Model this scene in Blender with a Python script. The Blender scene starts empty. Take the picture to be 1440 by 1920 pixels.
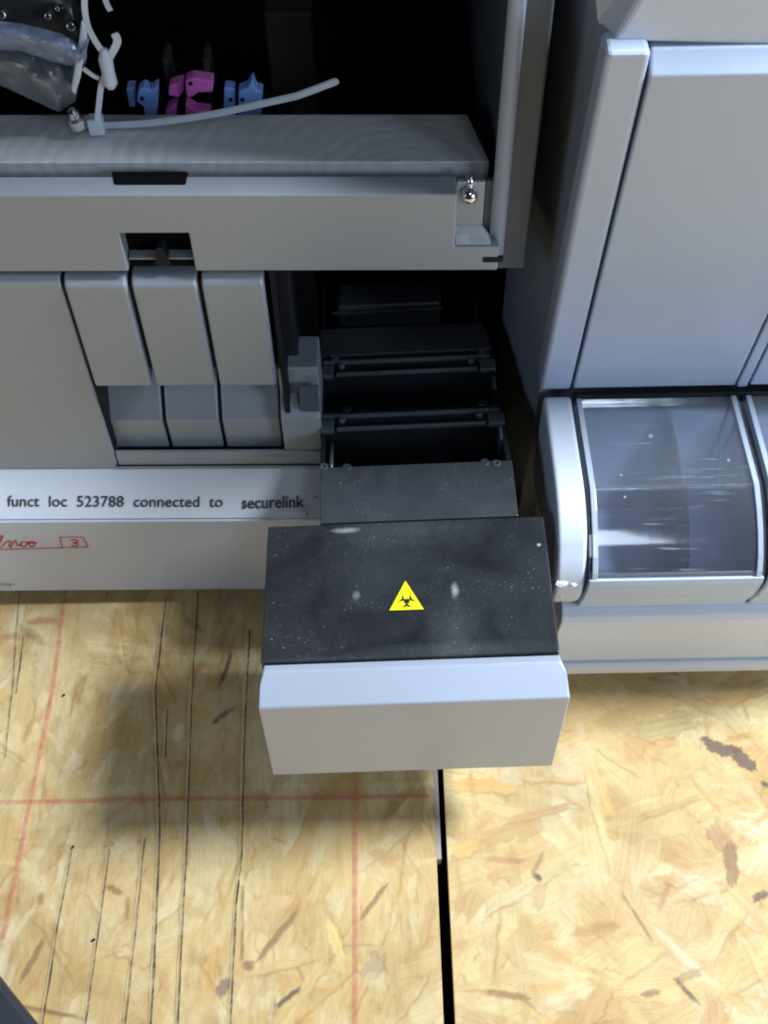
import bpy, bmesh, math, random
import numpy as np
from mathutils import Vector, Matrix

rnd = random.Random(11)
sc = bpy.context.scene
col = sc.collection

# ------------------------------------------------------------------ camera model
F, CX, CY, H = 2163.0, 720.0, 960.0, 0.828
def _n(v): return v / np.linalg.norm(v)
_down = _n(np.array([750 - CX, 2540 - CY, F]))
_fw = np.array([665 - CX, -1966 - CY, F]); _fw = _n(_fw - _down * _fw.dot(_down))
_rt = np.cross(_down, _fw)
if _rt[0] < 0: _rt = -_rt
R = np.array([_rt, _fw, -_down])
def ray(px, py): return R @ np.array([(px - CX) / F, (py - CY) / F, 1.0])
def at_y(px, py, y):
    d = ray(px, py); p = d * (y / d[1]); return Vector((p[0], p[1], p[2] + H))
def at_z(px, py, z):
    d = ray(px, py); p = d * ((z - H) / d[2]); return Vector((p[0], p[1], p[2] + H))
def at_plane(px, py, y0, z0, dy, dz):          # plane containing x axis and direction (dy,dz)
    d = ray(px, py); ny, nz = -dz, dy
    t = (ny * y0 + nz * (z0 - H)) / (ny * d[1] + nz * d[2])
    p = d * t; return Vector((p[0], p[1], p[2] + H))

# ------------------------------------------------------------------ materials
def new_mat(name):
    m = bpy.data.materials.new(name); m.use_nodes = True
    nt = m.node_tree; b = nt.nodes['Principled BSDF']
    return m, nt, b
def N(nt, t, **kw):
    n = nt.nodes.new(t)
    for k, v in kw.items():
        if k.startswith('i_'): n.inputs[k[2:].replace('_', ' ')].default_value = v
        else: setattr(n, k, v)
    return n
def L(nt, a, b): nt.links.new(a, b)
def mathn(nt, op, a, b=None, clamp=False):
    n = nt.nodes.new('ShaderNodeMath'); n.operation = op; n.use_clamp = clamp
    for i, v in enumerate((a, b)):
        if v is None: continue
        if isinstance(v, (int, float)): n.inputs[i].default_value = v
        else: nt.links.new(v, n.inputs[i])
    return n.outputs[0]
def mixc(nt, fac, a, b):
    n = nt.nodes.new('ShaderNodeMix'); n.data_type = 'RGBA'
    if isinstance(fac, (int, float)): n.inputs[0].default_value = fac
    else: nt.links.new(fac, n.inputs[0])
    for i, v in ((6, a), (7, b)):
        if isinstance(v, tuple): n.inputs[i].default_value = (*v, 1) if len(v) == 3 else v
        else: nt.links.new(v, n.inputs[i])
    return n.outputs[2]
def noise(nt, scale, detail=3, rough=.55, vec=None, dist=0):
    n = nt.nodes.new('ShaderNodeTexNoise'); n.inputs['Scale'].default_value = scale
    n.inputs['Detail'].default_value = detail; n.inputs['Roughness'].default_value = rough
    n.inputs['Distortion'].default_value = dist
    if vec is not None: nt.links.new(vec, n.inputs['Vector'])
    return n.outputs['Fac']
def ramp(nt, fac, *stops):
    n = nt.nodes.new('ShaderNodeValToRGB'); nt.links.new(fac, n.inputs[0])
    e = n.color_ramp.elements
    while len(e) < len(stops): e.new(.5)
    for el, (p, c) in zip(e, stops):
        el.position = p; el.color = (c, c, c, 1) if isinstance(c, (int, float)) else (*c, 1)
    return n.outputs[0]
def coords(nt):
    return nt.nodes.new('ShaderNodeTexCoord').outputs['Object']

def paint(name, c, rough=.42, metal=.0, spec=.5, var=.07, flake=.25, coat=0):
    m, nt, b = new_mat(name); v = coords(nt)
    big = noise(nt, 11, 5, .62, v, .4); fine = noise(nt, 2200, 2, .5, v); mid = noise(nt, 95, 5, .65, v)
    lo = tuple(x * (1 - var) for x in c); hi = tuple(min(1, x * (1 + var)) for x in c)
    c1 = mixc(nt, big, lo, hi)
    grain = mixc(nt, ramp(nt, fine, (.30, 0), (.70, 1)), tuple(x * .93 for x in (1, 1, 1)), (1.06, 1.06, 1.06))
    mu = N(nt, 'ShaderNodeMix', data_type='RGBA', blend_type='MULTIPLY'); mu.inputs[0].default_value = 1; L(nt, c1, mu.inputs[6]); L(nt, grain, mu.inputs[7])
    # rubbed grime and hairline scratches
    c2 = mixc(nt, mathn(nt, 'MULTIPLY', ramp(nt, mid, (.58, 0), (.74, 1)), .16), mu.outputs[2], tuple(x * .72 for x in c))
    mp = N(nt, 'ShaderNodeMapping'); L(nt, v, mp.inputs[0]); mp.inputs['Rotation'].default_value = (.3, .9, .4); mp.inputs['Scale'].default_value = (14, 900, 340)
    sc_ = mathn(nt, 'MULTIPLY', ramp(nt, noise(nt, 1, 2, .5, mp.outputs[0]), (.70, 0), (.76, 1)), ramp(nt, big, (.5, 0), (.66, 1)))
    c3 = mixc(nt, mathn(nt, 'MULTIPLY', sc_, .14), c2, tuple(min(1, x * 1.5 + .04) for x in c))
    L(nt, c3, b.inputs['Base Color'])
    r = mathn(nt, 'MULTIPLY_ADD', big, .16); nt.nodes[-1].inputs[2].default_value = rough - .08
    L(nt, r, b.inputs['Roughness'])
    b.inputs['Metallic'].default_value = metal; b.inputs['Specular IOR Level'].default_value = spec
    b.inputs['Coat Weight'].default_value = coat
    bp = N(nt, 'ShaderNodeBump', i_Strength=flake * .4, i_Distance=.0004)
    L(nt, fine, bp.inputs['Height']); L(nt, bp.outputs[0], b.inputs['Normal'])
    return m

M = {}
M['silver'] = paint('silver_paint', (.355, .385, .425), .42, .3)
M['silver_front'] = paint('drawer_silver', (.47, .515, .60), .42, .25)
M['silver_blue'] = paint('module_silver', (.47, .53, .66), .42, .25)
M['pale'] = paint('pale_plastic', (.65, .71, .83), .38, 0)
M['white'] = paint('white_plastic', (.72, .75, .80), .35, 0)
M['cream'] = paint('cream_cover', (.62, .63, .66), .45, 0)
M['dark_grey'] = paint('plain_dark_grey', (.085, .098, .12), .5, .1)  # also colours the painted shade on the jamb and deck bar
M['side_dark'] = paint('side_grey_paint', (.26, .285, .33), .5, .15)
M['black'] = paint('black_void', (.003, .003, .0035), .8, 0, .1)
M['black_gap'] = paint('near_black', (.008, .009, .011), .6, 0, .3)
M['black_plastic'] = paint('black_plastic', (.015, .017, .020), .32, 0, .5)
M['ridge'] = paint('black_ridge_plastic', (.085, .095, .11), .28, 0, .8)
M['white_tape'] = paint('white_tape', (.80, .81, .83), .3, 0)
M['tie'] = paint('nylon_tie', (.55, .60, .66), .35, 0)
M['ink'] = paint('label_ink', (.03, .045, .05), .6, 0)
M['red_ink'] = paint('red_marker', (.60, .03, .025), .6, 0)
M['pencil'] = paint('pencil_grey', (.22, .24, .28), .6, 0)
M['blue_clip'] = paint('blue_clip_plastic', (.26, .46, 1.0), .4, 0)
M['pink_clip'] = paint('magenta_clip_plastic', (.90, .20, .70), .4, 0)
M['yellow'] = paint('warning_yellow', (.86, .80, .01), .4, 0)
M['yellow_edge'] = paint('warning_black', (.012, .012, .012), .5, 0)
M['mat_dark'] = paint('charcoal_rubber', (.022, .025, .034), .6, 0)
M['crumb'] = paint('foam_crumb', (.78, .74, .68), .8, 0)
M['edge_wood'] = paint('board_edge', (.40, .34, .30), .8, 0)
M['cheek'] = paint('cheek_plastic', (.60, .65, .74), .4, 0)
M['chute'] = paint('chute_grey', (.34, .40, .53), .4, .2)
M['post'] = paint('dim_post', (.03, .027, .022), .7, 0)

def chrome(name):
    m, nt, b = new_mat(name)
    b.inputs['Base Color'].default_value = (.75, .75, .74, 1); b.inputs['Metallic'].default_value = 1
    v = coords(nt); r = ramp(nt, noise(nt, 300, 3, .6, v), (.3, .08), (.8, .25)); L(nt, r, b.inputs['Roughness'])
    return m
M['chrome'] = chrome('screw_chrome')

def brushed(name, swirl=True):
    m, nt, b = new_mat(name); v = coords(nt)
    # fly-cut swirl marks: rings about a far-off centre
    mp = N(nt, 'ShaderNodeMapping'); L(nt, v, mp.inputs[0]); mp.inputs['Scale'].default_value = (1, 1.15, 1)
    mp.inputs['Location'].default_value = (-.17, .05, 0)
    w = N(nt, 'ShaderNodeTexWave', wave_type='RINGS', rings_direction='Z')
    w.inputs['Scale'].default_value = 30; w.inputs['Distortion'].default_value = 5; w.inputs['Detail'].default_value = 2
    w.inputs['Detail Scale'].default_value = 1.5
    L(nt, mp.outputs[0], w.inputs[0])
    st = N(nt, 'ShaderNodeMapping'); L(nt, v, st.inputs[0]); st.inputs['Scale'].default_value = (12, 900, 900)
    s = noise(nt, 1, 3, .6, st.outputs[0])
    wm = mathn(nt, 'MULTIPLY', w.outputs['Fac'], ramp(nt, noise(nt, 30, 3, .6, v), (.35, .05), (.7, .42)))
    mix = mathn(nt, 'ADD', wm, mathn(nt, 'MULTIPLY', s, .6))
    c = mixc(nt, mix, (.46, .47, .48), (.76, .77, .78)); L(nt, c, b.inputs['Base Color'])
    b.inputs['Metallic'].default_value = .25
    b.inputs['Roughness'].default_value = .5
    b.inputs['Anisotropic'].default_value = .4
    bp = N(nt, 'ShaderNodeBump', i_Strength=.12, i_Distance=.0005)
    L(nt, mix, bp.inputs['Height']); L(nt, bp.outputs[0], b.inputs['Normal'])
    return m
M['aluminium'] = brushed('milled_aluminium')

def dusty_black(name, base, smudges=(), amount=1.0):
    m, nt, b = new_mat(name); v = coords(nt)
    big = noise(nt, 22, 5, .65, v, .6); med = noise(nt, 75, 4, .7, v)
    haze = mathn(nt, 'MULTIPLY', ramp(nt, big, (.30, 0), (.85, 1)), .034 * amount)
    vor = N(nt, 'ShaderNodeTexVoronoi', i_Scale=520.0); L(nt, v, vor.inputs['Vector'])
    rs = N(nt, 'ShaderNodeSeparateColor'); L(nt, vor.outputs['Color'], rs.inputs[0])
    size = mathn(nt, 'MULTIPLY', mathn(nt, 'POWER', rs.outputs[0], 8), .32)
    sp = mathn(nt, 'LESS_THAN', vor.outputs['Distance'], size)
    sp = mathn(nt, 'MULTIPLY', sp, ramp(nt, big, (.46, 0), (.62, 1)))
    vor2 = N(nt, 'ShaderNodeTexVoronoi', i_Scale=1100.0); L(nt, v, vor2.inputs['Vector'])
    rs2 = N(nt, 'ShaderNodeSeparateColor'); L(nt, vor2.outputs['Color'], rs2.inputs[0])
    sp2 = mathn(nt, 'LESS_THAN', vor2.outputs['Distance'], mathn(nt, 'MULTIPLY', mathn(nt, 'POWER', rs2.outputs[0], 5), .35))
    sp2 = mathn(nt, 'MULTIPLY', sp2, ramp(nt, big, (.36, 0), (.62, .8)))
    dust = mathn(nt, 'ADD', mathn(nt, 'MULTIPLY', sp, .5), mathn(nt, 'MULTIPLY', sp2, .35), True)
    tot = mathn(nt, 'ADD', haze, mathn(nt, 'MULTIPLY', dust, .6 * amount), True)
    for (p, sx, sy, k) in smudges:
        mp = N(nt, 'ShaderNodeMapping', vector_type='POINT'); L(nt, v, mp.inputs[0])
        mp.inputs['Scale'].default_value = (1 / sx, 1 / sy, 0); mp.inputs['Location'].default_value = (-p[0] / sx, -p[1] / sy, 0)
        ln = N(nt, 'ShaderNodeVectorMath', operation='LENGTH'); L(nt, mp.outputs[0], ln.inputs[0])
        wob = mathn(nt, 'ADD', ln.outputs['Value'], mathn(nt, 'MULTIPLY', mathn(nt, 'SUBTRACT', noise(nt, 260, 3, .7, v), .5), .9))
        tot = mathn(nt, 'ADD', tot, mathn(nt, 'MULTIPLY', ramp(nt, wob, (.0, 1), (1.25, 0)), k), True)
    c = mixc(nt, tot, base, (.60, .61, .62)); L(nt, c, b.inputs['Base Color'])
    r = mathn(nt, 'MULTIPLY_ADD', big, .22); nt.nodes[-1].inputs[2].default_value = .24
    L(nt, r, b.inputs['Roughness']); b.inputs['Specular IOR Level'].default_value = .5
    bp = N(nt, 'ShaderNodeBump', i_Strength=.08, i_Distance=.0004)
    L(nt, noise(nt, 1500, 2, .5, v), bp.inputs['Height']); L(nt, bp.outputs[0], b.inputs['Normal'])
    return m

def clear(name, tint=(.93, .96, 1.0), gloss=1.0, scratch=.5, rough=.05, haze=.06, body=(.75, .8, .88)):
    m = bpy.data.materials.new(name); m.use_nodes = True; nt = m.node_tree
    nt.nodes.clear(); out = nt.nodes.new('ShaderNodeOutputMaterial'); v = coords(nt)
    tr = nt.nodes.new('ShaderNodeBsdfTransparent'); tr.inputs[0].default_value = (*tint, 1)
    gl = nt.nodes.new('ShaderNodeBsdfGlossy'); gl.inputs['Color'].default_value = (1, 1, 1, 1); gl.inputs['Roughness'].default_value = rough
    df = nt.nodes.new('ShaderNodeBsdfDiffuse'); df.inputs[0].default_value = (*body, 1)
    fr = nt.nodes.new('ShaderNodeFresnel'); fr.inputs[0].default_value = 1.5
    mx = nt.nodes.new('ShaderNodeMixShader'); L(nt, mathn(nt, 'MULTIPLY', fr.outputs[0], gloss, True), mx.inputs[0])
    L(nt, tr.outputs[0], mx.inputs[1]); L(nt, gl.outputs[0], mx.inputs[2])
    mp = N(nt, 'ShaderNodeMapping'); L(nt, v, mp.inputs[0]); mp.inputs['Rotation'].default_value = (.5, .2, .62)
    mp.inputs['Scale'].default_value = (25, 700, 200)
    s1 = ramp(nt, noise(nt, 1, 2, .5, mp.outputs[0]), (.63, 0), (.72, 1))
    s2 = ramp(nt, noise(nt, 30, 3, .6, v), (.42, 0), (.7, 1))
    sm = mathn(nt, 'MULTIPLY', mathn(nt, 'MULTIPLY', s1, s2), scratch)
    vor = N(nt, 'ShaderNodeTexVoronoi', i_Scale=120.0); L(nt, v, vor.inputs['Vector'])
    rs = N(nt, 'ShaderNodeSeparateColor'); L(nt, vor.outputs['Color'], rs.inputs[0])
    sp = mathn(nt, 'LESS_THAN', vor.outputs['Distance'], mathn(nt, 'MULTIPLY', mathn(nt, 'POWER', rs.outputs[0], 26), .20))
    tot = mathn(nt, 'ADD', mathn(nt, 'ADD', sm, mathn(nt, 'MULTIPLY', sp, .45 if scratch else 0)), haze, True)
    m2 = nt.nodes.new('ShaderNodeMixShader'); L(nt, tot, m2.inputs[0]); L(nt, mx.outputs[0], m2.inputs[1]); L(nt, df.outputs[0], m2.inputs[2])
    bp = N(nt, 'ShaderNodeBump', i_Strength=.12, i_Distance=.002); L(nt, noise(nt, 18, 3, .5, v), bp.inputs['Height'])
    L(nt, bp.outputs[0], gl.inputs['Normal'])
    L(nt, m2.outputs[0], out.inputs[0]); return m
M['clear'] = clear('clear_acrylic', haze=.045, scratch=.34, gloss=1.4, rough=.09)
M['clear_edge'] = clear('clear_acrylic_edge', tint=(.80, .90, 1.0), gloss=2.2, scratch=0, haze=.5, rough=.12)
M['lip'] = clear('whitened_acrylic_lip', tint=(.85, .92, 1.0), gloss=.45, scratch=0, haze=.62, rough=.3, body=(.78, .87, 1.0))  # pale body colour stands in for the bright reflection along the bin base
M['wrap'] = clear('clear_plastic_wrap', tint=(.78, .84, .94), gloss=2.2, scratch=.2, haze=.30, rough=.2, body=(.42, .50, .68))
M['wrap_dim'] = clear('clear_plastic_bag', tint=(.78, .80, .84), gloss=1.4, scratch=.2, haze=.18, rough=.22, body=(.40, .43, .48))

def wood(name):
    m, nt, b = new_mat(name); v = coords(nt)
    at = N(nt, 'ShaderNodeAttribute', attribute_name='strand_colour'); an_ = N(nt, 'ShaderNodeAttribute', attribute_name='strand_angle')
    vr = N(nt, 'ShaderNodeVectorRotate', rotation_type='Z_AXIS'); L(nt, v, vr.inputs['Vector'])
    L(nt, mathn(nt, 'MULTIPLY', an_.outputs['Fac'], -1.0), vr.inputs['Angle'])
    mp = N(nt, 'ShaderNodeMapping'); L(nt, vr.outputs[0], mp.inputs[0]); mp.inputs['Scale'].default_value = (22, 520, 1)
    g = noise(nt, 1, 4, .65, mp.outputs[0], .3); fine = noise(nt, 700, 3, .6, v)
    mul = N(nt, 'ShaderNodeMix', data_type='RGBA', blend_type='MULTIPLY'); L(nt, mathn(nt, 'MULTIPLY', ramp(nt, g, (.46, 0), (.74, 1)), .42), mul.inputs[0])
    L(nt, at.outputs['Color'], mul.inputs[6]); mul.inputs[7].default_value = (.72, .58, .42, 1)
    c = mixc(nt, mathn(nt, 'MULTIPLY', ramp(nt, fine, (.60, 0), (.76, 1)), .14), mul.outputs[2], (.22, .15, .09))
    L(nt, c, b.inputs['Base Color']); b.inputs['Specular IOR Level'].default_value = .32
    L(nt, ramp(nt, g, (.3, .48), (.7, .72)), b.inputs['Roughness'])
    bp = N(nt, 'ShaderNodeBump', i_Strength=.4, i_Distance=.0005); L(nt, mathn(nt, 'ADD', g, mathn(nt, 'MULTIPLY', fine, .4)), bp.inputs['Height'])
    L(nt, bp.outputs[0], b.inputs['Normal'])
    return m
M['osb'] = wood('strand_board')

def line_paint(name, c, cover):
    m = bpy.data.materials.new(name); m.use_nodes = True; nt = m.node_tree; b = nt.nodes['Principled BSDF']
    out = nt.nodes['Material Output']; v = coords(nt)
    b.inputs['Base Color'].default_value = (*c, 1); b.inputs['Roughness'].default_value = .7
    tr = nt.nodes.new('ShaderNodeBsdfTransparent'); mx = nt.nodes.new('ShaderNodeMixShader')
    f = mathn(nt, 'MULTIPLY', ramp(nt, noise(nt, 160, 5, .7, v), (.30, .25), (.62, 1)), cover)
    L(nt, f, mx.inputs[0]); L(nt, tr.outputs[0], mx.inputs[1]); L(nt, b.outputs[0], mx.inputs[2]); L(nt, mx.outputs[0], out.inputs[0])
    return m
M['red_line'] = line_paint('printed_red', (.72, .12, .12), .40)

M['kerf_edge'] = line_paint('kerf_splinter', (.74, .60, .36), .5)
M['kerf'] = line_paint('saw_kerf', (.035, .028, .02), 1.0)
# ------------------------------------------------------------------ mesh builder
class MB:
    def __init__(self): self.v = []; self.f = []
    def add(self, vs, fs):
        o = len(self.v); self.v += [Vector(p) for p in vs]; self.f += [[i + o for i in f] for f in fs]; return self
    def box(self, x0, x1, y0, y1, z0, z1):
        return self.add([(x, y, z) for z in (z0, z1) for y in (y0, y1) for x in (x0, x1)],
                        [(0, 2, 3, 1), (4, 5, 7, 6), (0, 1, 5, 4), (2, 6, 7, 3), (0, 4, 6, 2), (1, 3, 7, 5)])
    def loft(self, a, b):          # two matching loops -> closed solid
        n = len(a)
        return self.add(list(a) + list(b), [tuple(range(n))[::-1], tuple(range(n, 2 * n))] +
                        [(i, (i + 1) % n, n + (i + 1) % n, n + i) for i in range(n)])
    def px(self, prof, x0, x1):    # profile of (y,z) swept along x
        return self.loft([(x0, y, z) for y, z in prof], [(x1, y, z) for y, z in prof])
    def pz(self, poly, z0, z1):    # polygon of (x,y) swept along z
        return self.loft([(x, y, z0) for x, y in poly], [(x, y, z1) for x, y in poly])
    def tube(self, pts, r, n=8, r2=None):
        pts = [Vector(p) for p in pts]; rings = []
        for i, p in enumerate(pts):
            t = (pts[min(i + 1, len(pts) - 1)] - pts[max(i - 1, 0)]).normalized()
            u = t.cross(Vector((.13, .31, .94))).normalized(); w = t.cross(u)
            rr = r if r2 is None else r + (r2 - r) * i / (len(pts) - 1)
            rings.append([p + u * rr * math.cos(k * 2 * math.pi / n) + w * rr * math.sin(k * 2 * math.pi / n) for k in range(n)])
        return self.rings(rings)
    def rings(self, rings):
        n = len(rings[0]); vs = [p for r in rings for p in r]; fs = []
        for i in range(len(rings) - 1):
            for k in range(n): fs.append((i * n + k, i * n + (k + 1) % n, (i + 1) * n + (k + 1) % n, (i + 1) * n + k))
        fs.append(tuple(range(n))[::-1]); fs.append(tuple(range(len(vs) - n, len(vs))))
        return self.add(vs, fs)
    def ribbon(self, pts, wv, w, th):  # flat strap along pts; wv width direction
        pts = [Vector(p) for p in pts]; wv = Vector(wv).normalized(); rings = []
        for i, p in enumerate(pts):
            t = (pts[min(i + 1, len(pts) - 1)] - pts[max(i - 1, 0)]).normalized()
            ww = w[i] if isinstance(w, (list, tuple)) else w
            u = (wv - t * wv.dot(t)).normalized(); nn = t.cross(u)
            rings.append([p + u * ww / 2 + nn * th / 2, p - u * ww / 2 + nn * th / 2, p - u * ww / 2 - nn * th / 2, p + u * ww / 2 - nn * th / 2])
        return self.rings(rings)
    def lathe(self, c, axis, prof, n=20):   # prof (r, h) along axis
        c = Vector(c); a = Vector(axis).normalized(); u = a.orthogonal().normalized(); w = a.cross(u)
        return self.rings([[c + a * h + (u * math.cos(k * 2 * math.pi / n) + w * math.sin(k * 2 * math.pi / n)) * max(r, 1e-5) for k in range(n)] for r, h in prof])
    def build(self, name, m, parent=None, bevel=0, seg=3, skew=0, x0=0, smooth=False, auto=False, label=None):
        me = bpy.data.meshes.new(name)
        off = Vector(parent['origin']) if parent is not None and 'origin' in parent else Vector((0, 0, 0))
        me.from_pydata([(p.x - off.x, p.y - off.y, p.z + skew * (p.x - x0) - off.z) for p in self.v], [], self.f)
        bm = bmesh.new(); bm.from_mesh(me); bmesh.ops.recalc_face_normals(bm, faces=bm.faces[:]); bm.to_mesh(me); bm.free()
        o = bpy.data.objects.new(name, me); col.objects.link(o); me.materials.append(m)
        if parent is not None: o.parent = parent; o['origin'] = off
        if bevel:
            b = o.modifiers.new('edge', 'BEVEL'); b.width = bevel; b.segments = seg; b.limit_method = 'ANGLE'; b.angle_limit = math.radians(28)
        if smooth:
            for p in me.polygons: p.use_smooth = True
        if auto:
            bm = bmesh.new(); bm.from_mesh(me)
            for f in bm.faces: f.smooth = True
            for e in bm.edges: e.smooth = len(e.link_faces) == 2 and e.calc_face_angle(0) < .5
            bm.to_mesh(me); bm.free()
            if bevel: b.harden_normals = True
        if label: o['label'] = label
        return o

def thing(name, loc, label, cat, group=None):
    o = bpy.data.objects.new(name, None); col.objects.link(o); o.location = loc; o.empty_display_size = .02
    o['origin'] = Vector(loc); o['label'] = label; o['category'] = cat
    if group: o['group'] = group
    return o
def tag(o, label, cat, group=None):
    o['label'] = label; o['category'] = cat
    if group: o['group'] = group
    return o
def xz(px, py, y):
    p = at_y(px, py, y); return p.x, p.z

# ================================================================== FLOOR
GX0, GX1 = .0335, .0415
def value_noise(rs, shape, cell, octaves=4, gain=.55):
    out = np.zeros(shape); amp = 1.0; tot = 0
    for o in range(octaves):
        cy_, cx_ = (cell if isinstance(cell, tuple) else (cell, cell)); cy_ = max(1.0, cy_ / 2 ** o); cx_ = max(1.0, cx_ / 2 ** o)
        g = rs.rand(int(shape[0] / cy_) + 3, int(shape[1] / cx_) + 3)
        yy = np.arange(shape[0]) / cy_; xx = np.arange(shape[1]) / cx_
        y0 = yy.astype(int); x0 = xx.astype(int); fy = yy - y0; fx = xx - x0
        fy = fy * fy * (3 - 2 * fy); fx = fx * fx * (3 - 2 * fx)
        a = g[y0][:, x0] * (1 - fx) + g[y0][:, x0 + 1] * fx; b = g[y0 + 1][:, x0] * (1 - fx) + g[y0 + 1][:, x0 + 1] * fx
        out += amp * (a * (1 - fy)[:, None] + b * fy[:, None]); tot += amp; amp *= gain
    return out / tot
def sstep(x): x = np.clip(x, 0, 1); return x * x * (3 - 2 * x)
def strand_mesh(name, x0, x1, y0, y1, count, seed, extra, mean_angle, spread, fx0, fx1):
    """one pressed strand board: a fine relief sheet whose wood colour is laid strand over strand"""
    r = random.Random(seed); rs = np.random.RandomState(seed); st_ = .0009
    nx = int((x1 - x0) / st_) + 1; ny = int((y1 - y0) / st_) + 1
    xs = np.linspace(x0, x1, nx); ys = np.linspace(y0, y1, ny); X, Y = np.meshgrid(xs, ys)
    C = np.empty((ny, nx, 3)); C[:] = (.70, .50, .25); Hh = np.zeros((ny, nx)); Ag = np.full((ny, nx), mean_angle)
    pal = [(.72, .53, .27), (.68, .475, .225), (.76, .59, .33), (.64, .43, .195), (.70, .49, .215), (.79, .64, .38), (.59, .385, .17), (.74, .56, .28), (.66, .47, .24)]
    def strand(cx, cy, ln, wd, an, c, alpha, soft, edge_shade, end_soft):
        ca, sa = math.cos(an), math.sin(an); R_ = ln * .62 + wd
        i0, i1 = max(0, int((cx - R_ - x0) / st_)), min(nx, int((cx + R_ - x0) / st_) + 2)
        j0, j1 = max(0, int((cy - R_ - y0) / st_)), min(ny, int((cy + R_ - y0) / st_) + 2)
        if i1 <= i0 or j1 <= j0: return
        dx = X[j0:j1, i0:i1] - cx; dy = Y[j0:j1, i0:i1] - cy
        u = dx * ca + dy * sa; v = -dx * sa + dy * ca
        p = [r.uniform(0, 6.28) for _ in range(8)]
        wob = wd * (.10 * np.sin(u / ln * 5 + p[0]) + .07 * np.sin(u / ln * 17 + p[1]) + .04 * np.sin(u / ln * 43 + p[2]))
        tap = 1 - .45 * np.clip(np.abs(u) / (ln * .5), 0, 1) ** 3 * r.uniform(.2, 1.2)
        half = wd * .5 * tap
        mv = sstep((half - np.abs(v + wob)) / soft + .5)
        endw = ln * .5 + ln * .06 * np.sin(v / wd * 6 + p[3]) + ln * .05 * np.sin(v / wd * 19 + p[4]) + .3 * v * math.sin(p[5])
        mu = sstep((endw - np.abs(u)) / end_soft + .5)
        m = mv * mu * alpha
        g = np.sin(v * 2600 + 2.2 * np.sin(u * 40 + p[5]) + p[6]) * .4 + np.sin(v * 5200 + 1.5 * np.sin(u * 65 + p[7])) * .3 + np.sin(v * 1100 + u * 30 + p[3]) * .5
        col_ = np.array(c)[None, None, :] * (1 + .055 * g[..., None] * np.array([.8, 1, 1.25]))
        sl = (slice(j0, j1), slice(i0, i1))
        if edge_shade:                                  # thin shadow painted into the colour along one strand edge
            e = np.exp(-((v + wob + half) / .0011) ** 2) * mu * edge_shade
            C[sl] *= (1 - e[..., None] * np.array([.45, .55, .65]))
        C[sl] = C[sl] * (1 - m[..., None]) + col_ * m[..., None]
        Hh[sl] = Hh[sl] * (1 - m) + m * (r.uniform(.2, 1) * .00022 + .00003 * g)
        Ag[sl] = np.where(m > .4, an, Ag[sl])
    n = int(count)
    for i in range(n):
        c = r.choice(pal); kk = r.uniform(.90, 1.07); c = tuple(min(.88, q * kk) for q in c)
        big = i < n * .62; q = r.random()
        ln = r.uniform(.05, .15) if big else r.uniform(.012, .06); wd = r.uniform(.010, .036) if big else r.uniform(.002, .013)
        al = r.uniform(.45, .9); soft = r.choice((.0012, .002, .0045, .008)); ck = r.choice((0, 0, 0, .25, .6))
        if not big and q < .10: c = (r.uniform(.34, .5), r.uniform(.20, .30), r.uniform(.08, .14)); wd = r.uniform(.0012, .007); ln *= .6; al = r.uniform(.3, .8)
        elif q > .93: c = (.66, .40, .15); al *= .7; soft = .006
        elif q > .87: c = (.80, .70, .50); al *= .6
        an_ = r.gauss(mean_angle, spread) if r.random() < .7 else r.uniform(0, 3.14)
        strand(r.uniform(x0, x1), r.uniform(y0, y1), ln, wd, an_, c, al, soft, ck, r.choice((.003, .006, .015)))
    for (px, py, ln, wd, an_, c) in extra:
        p = at_z(px, py, 0); strand(p.x, p.y, ln, wd, an_, c, .9, .0014, .5, .004)
    # stains, resin and scuffs
    b1 = value_noise(rs, (ny, nx), 90, 5); b2 = value_noise(rs, (ny, nx), 30, 4, .65); b3 = value_noise(rs, (ny, nx), (70, 5), 4, .6)
    C *= (1 + .30 * (b1 - .5))[..., None]
    t = sstep((b2 - .55) / .16)[..., None] * .34; C = C * (1 - t) + C * np.array([.74, .62, .48]) * t
    t = sstep((.42 - b2) / .14)[..., None] * .30; C = C * (1 - t) + np.array([.80, .66, .42]) * t
    t = sstep((b3 - .60) / .12)[..., None] * (.26 if mean_angle > 1 else .05); C = C * (1 - t) + C * np.array([.70, .64, .55]) * t
    t = (rs.rand(ny, nx) > .9975)[..., None] * .5; C = C * (1 - t) + C * .35 * t
    C = np.clip(C * np.array([.97, .955, .88]), .02, .88)
    V = np.empty((ny, nx, 3)); V[..., 0] = X; V[..., 1] = Y; V[..., 2] = Hh + .0001 * (b2 - .5)
    idx = np.arange(nx * ny).reshape(ny, nx)
    Q = np.stack([idx[:-1, :-1], idx[:-1, 1:], idx[1:, 1:], idx[1:, :-1]], -1).reshape(-1, 4)
    vs = V.reshape(-1, 3); cols = np.concatenate([C.reshape(-1, 3), np.ones((nx * ny, 1))], 1); ang = Ag.reshape(-1)
    # slab below and the rest of the board beyond the frame
    bx = [(min(x0, fx0), max(x1, fx1), -1.0, 1.6, -.012, -.0006)]
    ev = []; ef = []
    for (a0, a1, c0, c1, d0, d1) in bx:
        o = len(vs) + len(ev); ev += [(x, y, z) for z in (d0, d1) for y in (c0, c1) for x in (a0, a1)]
        ef += [[q + o for q in f] for f in [(0, 2, 3, 1), (4, 5, 7, 6), (0, 1, 5, 4), (2, 6, 7, 3), (0, 4, 6, 2), (1, 3, 7, 5)]]
    vs = np.concatenate([vs, np.array(ev)]); cols = np.concatenate([cols, np.tile([[.68, .49, .25, 1]], (len(ev), 1))]); ang = np.concatenate([ang, np.zeros(len(ev))])
    Q = np.concatenate([Q, np.array(ef)])
    me = bpy.data.meshes.new(name)
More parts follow.
